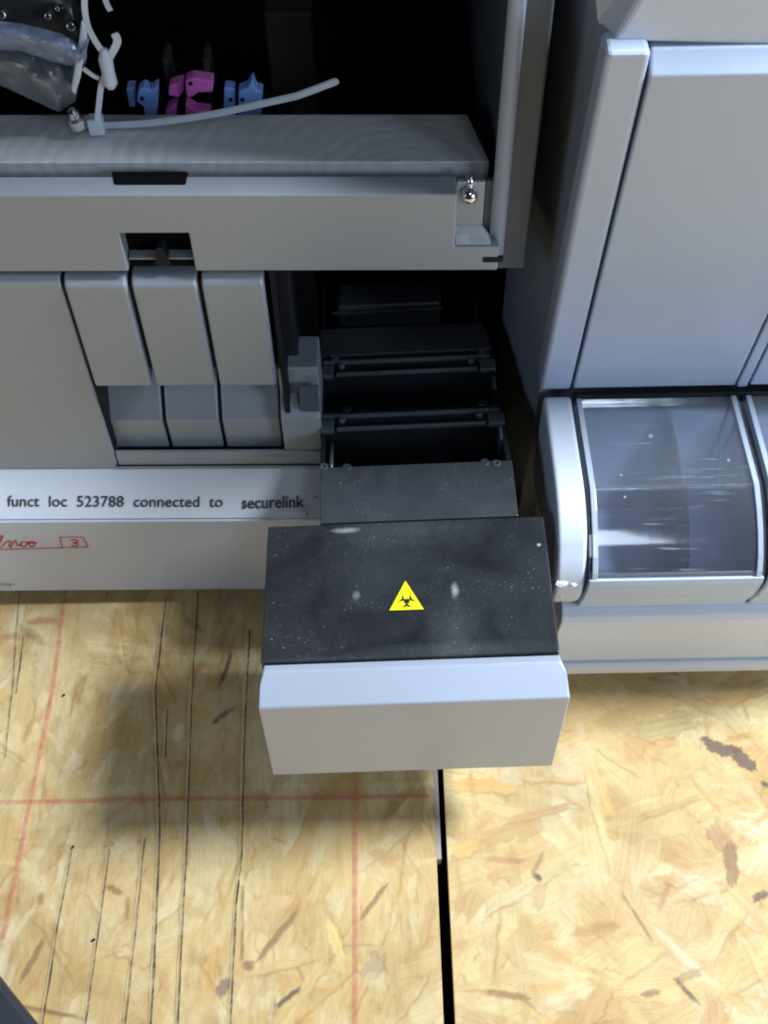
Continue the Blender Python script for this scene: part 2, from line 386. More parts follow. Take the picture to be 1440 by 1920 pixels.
    me.vertices.add(len(vs)); me.vertices.foreach_set('co', vs.astype(np.float32).ravel())
    me.loops.add(Q.size); me.loops.foreach_set('vertex_index', Q.astype(np.int32).ravel())
    me.polygons.add(len(Q)); me.polygons.foreach_set('loop_start', (np.arange(len(Q)) * 4).astype(np.int32))
    me.polygons.foreach_set('use_smooth', np.array([True] * (len(Q) - 6) + [False] * 6))
    me.update(calc_edges=True)
    ca = me.attributes.new('strand_colour', 'FLOAT_COLOR', 'POINT'); ca.data.foreach_set('color', cols.astype(np.float32).ravel())
    aa = me.attributes.new('strand_angle', 'FLOAT', 'POINT'); aa.data.foreach_set('value', ang.astype(np.float32))
    me.materials.append(M['osb']); o = bpy.data.objects.new(name, me); col.objects.link(o); o['kind'] = 'structure'; return o
dk = (.16, .105, .085); br = (.36, .21, .11); yl = (.82, .64, .27); tn = (.60, .38, .18)
fl = strand_mesh('floor', -.42, GX0, .10, .60, 1500, 3, [
    (628, 1760, .026, .008, 2.0, yl), (553, 1560, .034, .006, 1.2, (.74, .58, .33)), (520, 1755, .040, .004, .9, br), (466, 1810, .008, .006, .3, br),
    (385, 1830, .035, .0022, 2.2, tn), (215, 1668, .012, .004, -.4, br), (420, 1850, .012, .008, .7, (.3, .2, .16)), (700, 1690, .03, .003, .9, br),
    (420, 1340, .022, .004, .7, dk), (425, 1250, .03, .003, 1.35, dk), (215, 1160, .016, .005, -1.1, tn), (60, 1800, .028, .004, 1.2, br),
    (60, 1890, .07, .0025, -.2, br), (700, 1810, .02, .012, 1.0, (.5, .36, .22)), (540, 1870, .02, .003, .6, dk)], 1.52, .35, -1.6, GX0)
fr = strand_mesh('floor', GX1, .42, .10, .60, 1150, 8, [
    (1350, 1402, .026, .010, -.35, dk), (1395, 1425, .020, .011, -1.0, dk), (1435, 1470, .006, .004, -.7, (.12, .1, .09)),
    (1355, 1580, .026, .013, -1.2, (.5, .31, .17)), (1370, 1620, .030, .009, 1.4, br), (905, 1475, .05, .010, -.1, (.74, .46, .18)), (1010, 1525, .048, .006, .2, tn),
    (1008, 1645, .007, .004, -.8, dk), (1010, 1680, .018, .008, 1.2, tn), (1195, 1720, .035, .0018, -1.1, br), (950, 1865, .028, .004, -.1, br), (1220, 1862, .012, .004, .1, br),
    (1340, 1895, .02, .013, 1.5, tn), (870, 1590, .02, .012, .3, (.76, .50, .2)), (1250, 1360, .05, .018, .2, (.55, .42, .2)), (1290, 1830, .02, .005, .3, br),
    (1125, 1540, .07, .006, -1.45, (.74, .58, .30)), (925, 1640, .012, .008, 1.0, tn), (1425, 1680, .012, .005, .5, dk), (1290, 1860, .02, .003, -.9, dk)], .15, .6, GX1, 1.6)
MB().box(-1.7, 1.7, -1.1, 1.7, -.06, -.045).build('subfloor', M['black'])['kind'] = 'structure'

def floor_strip(name, pts, w, m, z, parent, jitter=0):
    P = [at_z(px, py, z) for px, py in pts]; out = []
    for a, b in zip(P[:-1], P[1:]):
        k = max(2, int((b - a).length / .012)) if jitter else 1
        for i in range(k): out.append(a.lerp(b, i / k))
    out.append(P[-1])
    if jitter: out = [p + Vector((rnd.gauss(0, jitter), 0, 0)) for p in out]
    mb = MB(); l = []; rr = []
    for i, p in enumerate(out):
        t = (out[min(i + 1, len(out) - 1)] - out[max(i - 1, 0)]).normalized(); s = Vector((t.y, -t.x, 0))
        ww = w * (rnd.uniform(.6, 1.25) if jitter else 1)
        l.append(p - s * ww / 2); rr.append(p + s * ww / 2)
    n = len(out); mb.add(l + rr, [(i, i + 1, n + i + 1, n + i) for i in range(n - 1)])
    o = mb.build(name, m); o.parent = parent; return o
for pts in ([(126, 1085), (100, 1290), (62, 1480), (6, 1760)], [(0, 1503), (300, 1499), (660, 1496), (806, 1493)], [(667, 1440), (667, 1920)]):
    floor_strip('printed_line', pts, .0034, M['red_line'], .0016, fl)
for pts, w in (([(136, 1590), (108, 1740), (80, 1925)], .0011), ([(206, 1590), (186, 1740), (160, 1925)], .0011), ([(272, 1570), (255, 1740), (234, 1925)], .0012),
             ([(312, 1118), (292, 1290), (300, 1560), (293, 1740), (283, 1925)], .0015), ([(372, 1108), (360, 1300), (350, 1600), (342, 1740), (334, 1925)], .0014),
             ([(468, 1180), (458, 1400), (454, 1600), (443, 1700), (432, 1925)], .0016), ([(36, 1118), (24, 1290), (10, 1420)], .0009), ([(44, 1195), (31, 1300)], .0012),
             ([(457, 1660), (455, 1800)], .001), ([(314, 1330), (310, 1420)], .0014)):
    floor_strip('saw_cut', pts, w * .8, M['kerf'], .0019, fl, .00018)
    if w > .001: floor_strip('saw_cut_edge', [(x - 4, y) for x, y in pts], w * .8, M['kerf_edge'], .0017, fl, .0002)
a = at_z(800, 1380, 0); b = at_z(822, 1610, 0)
MB().box(GX0 + .0002, GX0 + .0036, b.y, .9, -.012, -.0012).build('board_edge', M['edge_wood']).parent = fl
for px, py in ((120, 1303), (137, 1588), (176, 1762)):
    p = at_z(px, py, .002); o = MB().lathe(p, (0, 0, 1), [(.0011, 0), (.0010, .0006), (.0003, .0009)], 7).build('dark_crumb', M['black_gap'], smooth=True); o['group'] = 'dark crumbs on the floor'
    tag(o, 'tiny dark crumb lying on the left floor board near the saw cuts', 'crumb', 'dark crumbs on the floor')

# dark corner at lower left
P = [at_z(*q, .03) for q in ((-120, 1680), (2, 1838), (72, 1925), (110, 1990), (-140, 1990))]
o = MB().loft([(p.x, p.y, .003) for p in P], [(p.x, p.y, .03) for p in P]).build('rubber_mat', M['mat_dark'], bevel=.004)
tag(o, 'dark charcoal slab poking into the lower left corner over the floor', 'mat')

# ================================================================== ANALYZER (left machine)
SK, SX = -.021, -.2
an = thing('analyzer', (-.15, .6, 0), 'large grey bench analyzer with open dark bay above and three narrow flaps', 'analyzer')
def A(mb, name, m, bevel=.0012, parent=None, **k): return mb.build(name, m, parent or an, bevel=bevel, skew=SK, x0=SX, **k)
XL = -.60
XR = -.0445                     # right end of the lower front, next to the drawer bay
def zpx(px, py, y): p = at_y(px, py, y); return p.z - SK * (p.x - SX)
def xpx(px, py, y): return at_y(px, py, y).x
YP, YB = .545, .514
zb0 = zpx(240, 1107, YB); zb1 = zpx(240, 977, YB); zs1 = zpx(300, 879, YP)
# plinth
pl = A(MB().px([(YB, zb0), (YB, zb1), (YB + .10, zb1), (YB + .10, zb0)], XL, XR + .12), 'plinth', M['pale'], .0015)
A(MB().px([(YB + .02, .0), (YB + .02, zb0), (YB + .3, zb0), (YB + .3, 0)], XL, XR + .1), 'foot', M['black'], 0)
# sloped white strip
st = A(MB().px([(YB + .0006, zb1 + .0012), (YP - .0005, zs1), (YP + .05, zs1), (YP + .05, zb1 + .0012)], XL, XR), 'label_strip', M['white'], .0012)
# lower panel pieces
zt0 = zpx(60, 532, YP); zt1 = zpx(60, 516, YP + .003)
xl = xpx(118, 540, YP); 
prof = [(YP, zs1 + .001), (YP, zt0), (YP + .003, zt1), (YP + .03, zt1), (YP + .03, zs1 + .001)]
A(MB().px(prof, XL, xl - .001), 'lower_panel', M['silver'], .0012)
zr0 = zpx(370, 848, YP)         # bottom of flap recess
xr = xpx(530, 838, YP)
A(MB().px([(YP, zs1 + .001), (YP, zr0), (YP + .003, zr0), (YP + .003, zs1 + .001)], xl + .0000, XR), 'sill_panel', M['silver'], .0008)
# thin seam under the sill
A(MB().box(xpx(216, 868, YP), XR, YP - .0007, YP + .001, zpx(300, 873, YP), zpx(300, 871, YP)), 'seam', M['black_gap'], 0)
# right jamb with the same stepped profile as the handles
zh = zpx(420, 787, YP + .010)
A(MB().px([(YP + .001, zr0 + .0005), (YP + .001, zpx(560, 786, YP)), (YP + .016, zpx(560, 735, YP + .016)), (YP + .018, zpx(560, 690, YP + .018)), (YP + .05, zpx(560, 690, YP + .018)), (YP + .05, zr0 + .0005)],
          xr + .001, XR), 'side_jamb', M['silver'], .0015)
ja = at_plane(560, 728, YP + .001, zpx(560, 786, YP), .015, .03)
A(MB().px([(YP + .0022, zpx(560, 784, YP) + .004), (YP + .0105, zpx(560, 784, YP) + .0225), (YP + .012, zpx(560, 784, YP) + .0225), (YP + .006, zpx(560, 784, YP) + .004)], xpx(562, 750, YP + .008), XR - .0004), 'jamb_shade', M['dark_grey'], .0006)  # dark plate standing in for the shadow on the jamb
# recess back
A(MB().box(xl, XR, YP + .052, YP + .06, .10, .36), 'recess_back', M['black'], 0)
# flaps
fx = [(118, 243), (245, 370), (374, 500)]
zf0 = zpx(300, 721, YP); zf1 = zpx(300, 533, YP); zf2 = zpx(300, 514, YP + .004)
edges = [(xpx(119, 540, YP) + .0012, xpx(245, 545, YP) - .0014), (xpx(245, 540, YP) + .0013, xpx(372, 530, YP) - .001), (xpx(374, 530, YP) + .0013, xpx(506, 620, YP))]
for i, (x0, x1) in enumerate(edges):
    dz = (0, 0, .001)[i]
    f = A(MB().px([(YP - .002, zf0), (YP - .002, zf1 + dz), (YP + .003, zf2 + dz), (YP + .0304, zf2 + dz), (YP + .0304, zf0 + .012), (YP + .022, zf0 + .004)], x0, x1), 'flap', M['silver'], .002)
    
A(MB().box(xl - .0006, edges[2][1], YP + .004, YP + .0315, zf0 + .013, zf2 - .004), 'gap_shade', M['black_gap'], 0)  # black filler that paints the shade between the flaps
hx = [(xpx(206, 815, YP + .01), xpx(311, 815, YP + .01)), (xpx(318, 815, YP + .01), xpx(415, 815, YP + .01)), (xpx(422, 815, YP + .01), xpx(527, 812, YP + .01))]
zh0 = zpx(360, 839, YP + .010); zh1 = zpx(360, 788, YP + .010)
for x0, x1 in hx:
    A(MB().px([(YP + .010, zh0), (YP + .010, zh1), (YP + .034, zh1 + .030), (YP + .045, zh1 + .030), (YP + .045, zh0)], x0, x1), 'release_handle', M['silver'], .0012)
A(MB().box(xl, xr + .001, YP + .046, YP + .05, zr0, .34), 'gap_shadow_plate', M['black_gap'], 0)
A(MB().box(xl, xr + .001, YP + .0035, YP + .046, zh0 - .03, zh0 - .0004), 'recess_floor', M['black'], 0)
A(MB().box(xl - .0009, xl + .0006, YP + .0022, YP + .03, zr0, zf0 + .01), 'gap_shade', M['black_gap'], 0)  # black liner on the panel edge, standing in for shade
A(MB().px([(YP + .0125, zh0), (YP + .0125, zh1 - .001), (YP + .034, zh1 + .026), (YP + .044, zh1 + .026), (YP + .044, zh0)], xl + .0008, xr + .0008), 'gap_shade', M['black_gap'], 0)  # black slab painting the dark of the gaps around the handles
# column just right of the flaps
A(MB().box(xpx(512, 600, YP), xpx(530, 600, YP + .02), YP + .004, YP + .05, zpx(520, 840, YP), zpx(520, 515, YP)), 'flap_end_plate', M['black_gap'], .001)
A(MB().box(xpx(533, 600, YP + .04), xpx(556, 600, YP + .04), YP + .03, YP + .2, .2, .36), 'rail', M['black_plastic'], .001)

# upper panel
zu0 = zpx(300, 509, YP); zu1 = zpx(300, 366, YP); YL = YP + .016
xs0, xs1 = xpx(228, 455, YP), xpx(357, 455, YP); zs = zpx(290, 438, YP)
xq = xpx(856, 400, YP); XC = xpx(934, 490, YP)
zq = zpx(880, 463, YP)
oz = [(XL, zu0), (xs0, zu0), (xs0, zs), (xs1, zs), (xs1, zu0), (XC, zu0), (XC, zq), (xq, zq), (xq, zu1), (XL, zu1)]
A(MB().loft([(x, YP, z) for x, z in oz], [(x, YL, z + (.001 if z == zu1 else 0)) for x, z in oz]), 'upper_panel', M['silver'], .0011)
# pocket at its right end
zqb = zpx(880, 424, YP + .010); 
xpl, xpr = xq + .0004, xpx(906, 400, YP + .011); xpb = xpx(921, 463, YP)
A(MB().box(xpl, xpr, YP + .011, YP + .014, zq, zu1 + .0005), 'corner_pocket', M['silver'], .0004)
A(MB().loft([(xpl, YP + .0012, zq + .0004), (xpl, YP + .011, zqb), (xpl, YP + .011, zq + .0004)], [(xpb, YP + .0012, zq + .0004), (xpr, YP + .011, zqb), (xpb, YP + .011, zq + .0004)]), 'pocket_ramp', M['aluminium'], .0004)
A(MB().box(xpr + .0005, XC - .0005, YP + .0125, YP + .016, zq + .0004, zu1), 'pocket_gap', M['dark_grey'], .0004)
A(MB().box(xpx(905, 490, YP), XC + .003, YP - .0008, YP + .002, zpx(915, 491, YP), zpx(915, 482, YP)), 'corner_slot', M['black_gap'], .0005)
# latch recess in the upper panel
A(MB().box(xs0, xs1, YP + .012, YL, zu0 - .008, zs), 'latch_recess', M['black'], 0)

zl = zpx(290, 482, YP + .004)
A(MB().box(xs0 + .001, xs1 - .0005, YP + .003, YP + .011, zl - .0012, zl), 'latch_lip', M['silver'], .0004)
A(MB().box(xs0 + .0003, xs1 - .0003, YP + .0055, YP + .012, zu0 - .0004, zl - .0013), 'latch_recess', M['black'], 0)
kx = xpx(300, 470, YP + .002)
A(MB().loft([(kx - .005, YP + .0005, zl - .004), (kx + .005, YP + .0005, zl - .004), (kx + .0016, YP + .0005, zl + .010), (kx - .0016, YP + .0005, zl + .010)],
            [(kx - .005, YP + .011, zl - .004), (kx + .005, YP + .011, zl - .004), (kx + .0016, YP + .011, zl + .010), (kx - .0016, YP + .011, zl + .010)]), 'latch_key', M['black_gap'], .0006)
# notch in the ledge
na, nb_ = at_z(218, 345, .399), at_z(346, 345, .399)
A(MB().pz([(na.x - .001, YP + .0085), (nb_.x + .0005, YP + .0085), (nb_.x + .001, YL + .004), (na.x - .004, YL + .004)], zu1 - .001, zu1 + .0018), 'ledge_notch', M['black'], .001)
# aluminium deck bar
YA = .570; za = zpx(300, 304, YA)
xa = xpx(918, 302, YA); xb = at_z(876, 210, za + SK * (.06 - SX)).x; yb = .6165
A(MB().pz([(XL, YA), (xa, YA), (xb, yb), (XL, yb)], za - .05, za), 'deck_bar', M['aluminium'], .0006)
A(MB().box(xpx(215, 340, YA), xpx(350, 340, YA), YA - .0008, YA + .002, za - .0135, za - .0085), 'deck_shade', M['dark_grey'], .001)  # dark strip standing in for shadow and dark reflection on the bar face
# domed corner screw
p = at_y(881, 364, YP + .004)
s = MB().lathe((p.x, YP + .010, p.z), (.1, -.75, .35), [(.0028, -.012), (.0028, 0), (.0052, .0002), (.0054, .002), (.0046, .0042), (.0028, .0056), (.0008, .0061)], 22)
s.lathe((p.x + .0006, YP + .012, p.z + .008), (0, .2, 1), [(.0024, -.006), (.0022, .0045)], 14)
A(s, 'screw', M['chrome'], 0, smooth=True)
# hood frame column on the right of the bay
CX0, CX1 = xpx(932, 400, .556), xpx(971, 508, .556)
zc = zpx(940, 505, .556)
cb = A(MB().box(CX0, CX1 + .004, .556, .92, zc, .95), 'bay_frame', M['dark_grey'], .0018)
A(MB().tube([(CX0 + .0012, .5565, zc + .010), (CX0 + .0012, .5565, .95)], .0048, 20), 'frame_edge', M['silver_blue'], 0, smooth=True)
# inner bay
A(MB().px([(.578, .72), (.560, .75), (.545, 1.0), (.95, 1.0), (.95, .72)], XL, CX1 + .003), 'hood_light_block', M['silver_blue'], .004)  # unseen hood, added and shaped to keep lamp light off the upper front
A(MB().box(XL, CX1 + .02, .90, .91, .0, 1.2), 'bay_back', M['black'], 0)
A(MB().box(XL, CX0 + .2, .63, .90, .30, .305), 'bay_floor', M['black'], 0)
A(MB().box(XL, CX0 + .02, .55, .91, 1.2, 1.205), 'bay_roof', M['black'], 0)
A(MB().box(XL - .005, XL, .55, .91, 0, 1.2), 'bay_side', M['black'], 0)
p0, p1 = at_y(512, 205, .70), at_y(596, 205, .70)
A(MB().box(p0.x, p1.x, .70, .72, .305, .42), 'bay_post', M['post'], .002)
for px in (325, 398):
    q = at_y(px, 200, .68); A(MB().box(q.x - .002, q.x + .002, .68, .70, .305, .40), 'bay_post', M['post'], .001)
# drawer bay cavity
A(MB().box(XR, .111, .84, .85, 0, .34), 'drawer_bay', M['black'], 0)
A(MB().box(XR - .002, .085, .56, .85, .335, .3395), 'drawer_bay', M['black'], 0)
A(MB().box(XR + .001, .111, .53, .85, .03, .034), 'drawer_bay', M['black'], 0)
# coloured clips down in the bay
def clip(pts, y, m):
    P = [at_y(*q, y) for q in pts]
    A(MB().loft([tuple(p) for p in P], [(p.x, p.y + .010, p.z) for p in P]), 'tube_clip', m, .0012)
def peg(px, py, y):
    p = at_y(px, py, y); A(MB().lathe((p.x, y + .001, p.z), (0, -1, 0), [(.0012, -.002), (.0012, .0022)], 10), 'clip_pin', M['black_gap'], 0)
YC = .655
clip([(236, 165), (252, 163), (254, 200), (242, 200)], YC + .008, M['blue_clip'])
clip([(258, 170), (268, 161), (282, 168), (295, 158), (295, 190), (292, 232), (274, 232), (268, 198), (256, 190)], YC, M['blue_clip']); peg(266, 181, YC)
clip([(316, 158), (343, 150), (344, 168), (334, 180), (314, 176)], YC + .006, M['pink_clip'])
clip([(346, 148), (360, 142), (399, 147), (398, 168), (370, 170), (358, 180), (348, 176)], YC, M['pink_clip']); peg(357, 151, YC)
clip([(310, 205), (332, 190), (330, 228), (308, 228)], YC + .006, M['pink_clip'])
clip([(347, 190), (366, 203), (394, 206), (394, 230), (346, 230)], YC, M['pink_clip'])
clip([(419, 160), (440, 162), (441, 220), (418, 220)], YC + .004, M['blue_clip']); peg(432, 180, YC + .004)
clip([(446, 166), (462, 160), (472, 142), (480, 163), (492, 166), (489, 220), (446, 220)], YC, M['blue_clip']); peg(454, 180, YC)

# ---- lettering on the strip and plinth
def text_mesh(body, size, off=0):
    cu = bpy.data.curves.new('t', 'FONT'); cu.body = body; cu.size = size; cu.extrude = 0; cu.offset = off; cu.resolution_u = 3
    ob = bpy.data.objects.new('t', cu); col.objects.link(ob)
    bpy.context.view_layer.update()
    me = bpy.data.meshes.new_from_object(ob.evaluated_get(bpy.context.evaluated_depsgraph_get()))
    bpy.data.objects.remove(ob); return me
slope_d = Vector((0, YP - YB, zs1 - zb1)).normalized()
def on_strip(px, py):
    d = ray(px, py); p0 = Vector((SX, YB, zb1 + .0012)); nrm = Vector((SK * -1 * 0, -slope_d.z, slope_d.y))
    # plane sheared with the machine
    nrm = Vector((1, 0, SK)).cross(Vector((0, slope_d.y, slope_d.z))); c = Vector((0, 0, H)); dv = Vector(d)
    t = (p0 - c).dot(nrm) / dv.dot(nrm); return c + dv * t, nrm.normalized()
def lettering(body, a, b, h, m, name, bold=0, lift=.0005, plane=on_strip, par=None):
    pa, nrm = plane(*a); pb, _ = plane(*b)
    if nrm.y > 0: nrm = -nrm
    X = (pb - pa); W = X.length; X.normalize(); Z = nrm; Yv = Z.cross(X)
    me = text_mesh(body, 1.0, .012 * bold); xs = [v.co.x for v in me.vertices]; sx = W / (max(xs) - min(xs)); x0 = min(xs)
    pu, _ = plane(a[0], a[1] - h); ys = [v.co.y for v in me.vertices]; sy = (pu - pa).length / max(ys)
    off = par['origin']
    for v in me.vertices: v.co = pa + X * (v.co.x - x0) * sx + Yv * v.co.y * sy + Z * lift - Vector(off)
    me.materials.clear(); me.materials.append(m)
    o = bpy.data.objects.new(name, me); col.objects.link(o); o.parent = par; o['origin'] = Vector(off)
    return o
lettering('funct  loc  523788  connected  to', (14, 949), (418, 950), 20, M['ink'], 'lettering', bold=.6, par=st)
# clear tape under the second word
nz = on_strip(450, 940)[1]; nz = -nz if nz.y > 0 else nz
q = [on_strip(*c)[0] for c in ((520, 960), (574, 959), (574, 966), (520, 966))]
MB().loft([v + nz * .0002 for v in q], [v + nz * .0007 for v in q]).build('tape', M['white_tape'], st, 0)
lettering('securelink', (454, 953), (570, 951), 22, M['ink'], 'lettering', bold=1.3, lift=.0005, par=st)
q = [on_strip(*c)[0] for c in ((590, 931), (595, 931), (595, 934), (590, 934))]
MB().loft([v + nz * .0002 for v in q], [v + nz * .0006 for v in q]).build('lettering', M['ink'], st, 0)
def pen(strokes, r, m, name):
    mb = MB()
    for s in strokes:
        P = [at_y(px, py, YB - .0003) for px, py in s]
        # smooth the stroke
        if len(P) > 2:
            Q = []
            for i in range(len(P) - 1):
                p0, p1, p2, p3 = P[max(i - 1, 0)], P[i], P[i + 1], P[min(i + 2, len(P) - 1)]
                for k in range(5):
                    t = k / 5; Q.append(.5 * ((2 * p1) + (p2 - p0) * t + (2 * p0 - 5 * p1 + 4 * p2 - p3) * t * t + (3 * p1 - p0 - 3 * p2 + p3) * t ** 3))
            Q.append(P[-1]); P = Q
        mb.ribbon(P, (0, 0, 1) if abs(P[-1].x - P[0].x) > abs(P[-1].z - P[0].z) else (1, 0, 0), r, .0003)
    o = mb.build(name, m, pl, 0); return o
RD = [[(-14, 1026), (-4, 1014), (4, 1004), (3, 1012), (-3, 1024), (4, 1027)], [(5, 1024), (12, 1016), (20, 1015), (17, 1022), (20, 1027)],
      [(20, 1027), (25, 1017), (30, 1014), (31, 1022), (36, 1024)], [(36, 1024), (42, 1016), (50, 1017), (48, 1024), (41, 1025), (39, 1019)],
      [(50, 1020), (56, 1016), (65, 1017), (64, 1023), (57, 1025), (55, 1019), (70, 1018)]]
pen(RD, .0010, M['red_ink'], 'handwriting')
pen([[(-20, 1031), (60, 1029), (163, 1026)], [(117, 1027), (112, 1009), (117, 1008)], [(113, 1008), (135, 1007), (156, 1008)], [(156, 1008), (165, 1026)]], .0007, M['red_ink'], 'handwriting')
pen([[(133, 1014), (140, 1012), (146, 1016), (138, 1018), (146, 1020), (144, 1024), (134, 1023)]], .0010, M['red_ink'], 'handwriting')
pen([[(0, 1098), (4, 1094), (7, 1099)], [(9, 1094), (12, 1098), (15, 1093)], [(17, 1094), (19, 1099), (22, 1094)], [(24, 1095), (28, 1096)]], .0006, M['pencil'], 'handwriting')

# ================================================================== DRAWER
Y0 = .3225
DK = .034
dr = thing('waste_drawer', (.016, .40, .08), 'black drawer with silver front and yellow biohazard triangle pulled out of analyzer', 'drawer')
def D(mb, name, m, bevel=.001, parent=None, **k): return mb.build(name, m, parent or dr, bevel=bevel, skew=DK, x0=.0159, **k)
dx0, dx1 = at_y(484, 1330, Y0).x, at_y(1069, 1310, Y0).x
z1 = at_y(776, 1319, Y0).z; z0 = at_y(776, 1445, Y0).z; zl = z1 + .0095
pc = at_z(776, 1250, zl)
# front: slightly tucked corners at the top
x0t, x1t = at_z(492, 1255, zl).x, at_z(1051, 1242, zl).x
prof_f = [(Y0, z0), (Y0, z1), (pc.y, zl), (pc.y + .006, zl - .002), (pc.y + .006, z0)]
a = [(dx0, Y0, z0), (dx0, Y0, z1), (dx0 + .0005, Y0 + .013, z1 + .0062), (x0t, pc.y, zl), (x0t, pc.y + .006, zl - .002), (x0t, pc.y + .006, z0)]
b = [(dx1, Y0, z0), (dx1, Y0, z1), (dx1 - .0005, Y0 + .013, z1 + .0062), (x1t, pc.y, zl), (x1t, pc.y + .006, zl - .002), (x1t, pc.y + .006, z0)]
D(MB().loft(a, b), 'drawer_front', M['silver_front'], .0012)
lb = at_z(497, 985, zl - .001); rb = at_z(1020, 970, zl - .001); yb2 = (lb.y + rb.y) / 2
lx0, lx1 = at_z(495, 1100, zl).x, at_z(1034, 1100, zl).x
def lid_pt(px, py): p = at_z(px, py, zl); return (p.x - dr.location.x, p.y - dr.location.y)
M['lid'] = dusty_black('dusty_black_lid', (.009, .0105, .013), [
    (lid_pt(668, 1113), .0035, .0045, .22), (lid_pt(853, 1107), .0030, .0065, .50), (lid_pt(648, 991), .012, .0028, .40), (lid_pt(1010, 1025), .0018, .0016, .9),
    (lid_pt(720, 1070), .05, .035, .03), (lid_pt(760, 990), .07, .02, .05), (lid_pt(850, 1180), .02, .03, .05), (lid_pt(860, 1220), .08, .008, .05), (lid_pt(600, 1240), .07, .006, .05)])
M['rear_plate'] = dusty_black('dusty_black_plate', (.036, .040, .046), [], 1.3)
lid = D(MB().box(lx0, lx1, pc.y + .0072, yb2, zl - .035, zl - .0008), 'lid', M['lid'], .0010)
D(MB().box(lx0 + .002, lx1 - .002, pc.y + .007, yb2 - .002, z0 + .006, zl - .035), 'drawer_box', M['black_plastic'], .001)
# rear rack
zr = z1 + .0005
def rz(px, py): p = at_z(px, py, zr); return p.x, p.y
rowx = lambda py: (at_z(600, py, zr).x, at_z({975: 972, 870: 960, 800: 947, 760: 940, 697: 930, 660: 921, 610: 908, 548: 897}[py], py, zr).x)
rowy = lambda py: at_z(775, py, zr).y
def rack(pa, pb, zz, name, m, th=.006, bevel=.0008, xi=0):
    (l0, r0), (l1, r1) = rowx(pa), rowx(pb)
    return D(MB().pz([(l0 + xi, rowy(pa)), (r0 - xi, rowy(pa)), (r1 - xi, rowy(pb)), (l1 + xi, rowy(pb))], zz - th, zz), name, m, bevel)
rack(975, 870, zr, 'rear_plate', M['rear_plate'], .055)
rack(800, 760, zr - .002, 'slot_divider', M['black_plastic'], .05)
rack(697, 660, zr - .002, 'slot_divider', M['black_plastic'], .05)
rack(660, 610, zr, 'cross_plate', M['rear_plate'], .05)
(l0, r0), (l1, r1) = rowx(870), rowx(548)
D(MB().pz([(l0, rowy(870)), (l0 + .003, rowy(870)), (l1 + .003, rowy(548) + .12), (l1, rowy(548) + .12)], zr - .06, zr - .0022), 'side_wall', M['black_gap'], .0006)
D(MB().pz([(r0 - .004, rowy(870)), (r0, rowy(870)), (r1, rowy(548)), (r1 - .004, rowy(548))], zr - .06, zr - .0022), 'side_wall', M['black_gap'], .0006)
D(MB().pz([(l0 + .001, rowy(975)), (r0 - .001, rowy(975)), (r1, rowy(548) + .12), (l1 + .001, rowy(548) + .12)], zr - .063, zr - .060), 'tray_floor', M['black'], 0)
for pa in (800, 697):
    pb = {800: 760, 697: 660}[pa]; ya, yb_ = rowy(pa), rowy(pb); (l0, r0), (l1, r1) = rowx(pa), rowx(pb)
    D(MB().box(l0 + .012, r0 - .014, ya, ya + .0022, zr - .003, zr + .0008), 'divider_ridge', M['ridge'], .0006)
    D(MB().box(l1 + .002, r1 - .002, yb_ - .0026 - .006, yb_ - .006, zr - .003, zr + .0010), 'divider_ridge', M['ridge'], .0006)
    for xx in (l0 + .016, r0 - .018):
        D(MB().lathe((xx, (ya + yb_) / 2 - .001, zr - .004), (0, 0, 1), [(.0026, 0), (.0026, .0048), (.0019, .0056)], 14), 'peg', M['ridge'], .0004)
    D(MB().box(l0, l0 + .010, ya - .001, ya + .010, zr - .004, zr + .0004), 'divider_tab', M['ridge'], .0008)
    D(MB().box(r0 - .012, r0, ya - .001, ya + .010, zr - .004, zr + .0004), 'divider_tab', M['ridge'], .0008)
for px, py in ((650, 868), (908, 864), (650, 758), (905, 752)):
    p = at_z(px, py, zr); D(MB().lathe((p.x, p.y - .0026, zr - .01), (0, 0, 1), [(.0036, 0), (.0036, .0095), (.003, .0102)], 14), 'peg', M['rear_plate'] if py > 800 else M['black_plastic'], .0004)
for px, py in ((930, 873), (627, 668), (904, 664), (607, 872)):
    p = at_z(px, py, zr)
    D(MB().lathe((p.x, p.y, zr - .002), (0, 0, 1), [(.0030, 0), (.0030, .0028), (.0016, .0030), (.0014, .001)], 14), 'fixing_screw', M['ridge'], .0002)
q0 = at_z(625, 880, zr).x
D(MB().tube([(at_z(620, 866, zr).x, rowy(870) + .001, zr - .004), (at_z(620, 812, zr).x, rowy(800) - .002, zr - .014)], .0016, 10), 'guide_pin', M['ridge'], 0, smooth=True)
for py in (720, 815):
    p = at_z({720: 926, 815: 938}[py], py, zr); D(MB().box(p.x - .001, p.x + .0015, p.y - .006, p.y + .006, zr - .02, zr + .0005), 'wall_rib', M['ridge'], .001)
# recessed block far back
(l0, r0), (l1, r1) = rowx(610), rowx(548)
p = at_z(632, 580, zr - .01); q = at_z(828, 580, zr - .01)
D(MB().box(p.x, q.x, p.y, p.y + .028, zr - .03, zr - .006), 'rear_block', M['ridge'], .003)
D(MB().box(p.x - .004, q.x + .0015, p.y - .003, p.y - .0005, zr - .012, zr - .0095), 'rear_block_lip', M['ridge'], .0006)
D(MB().pz([(l0, rowy(610)), (l0 + .004, rowy(610)), (l1 + .004, rowy(548) + .02), (l1, rowy(548) + .02)], zr - .03, zr - .003), 'rear_rail', M['rear_plate'], .001)
D(MB().pz([(r0 - .006, rowy(610)), (r0, rowy(610)), (r1 - .001, rowy(548) + .03), (r1 - .005, rowy(548) + .03)], zr - .03, zr - .003), 'rear_rail', M['rear_plate'], .001)

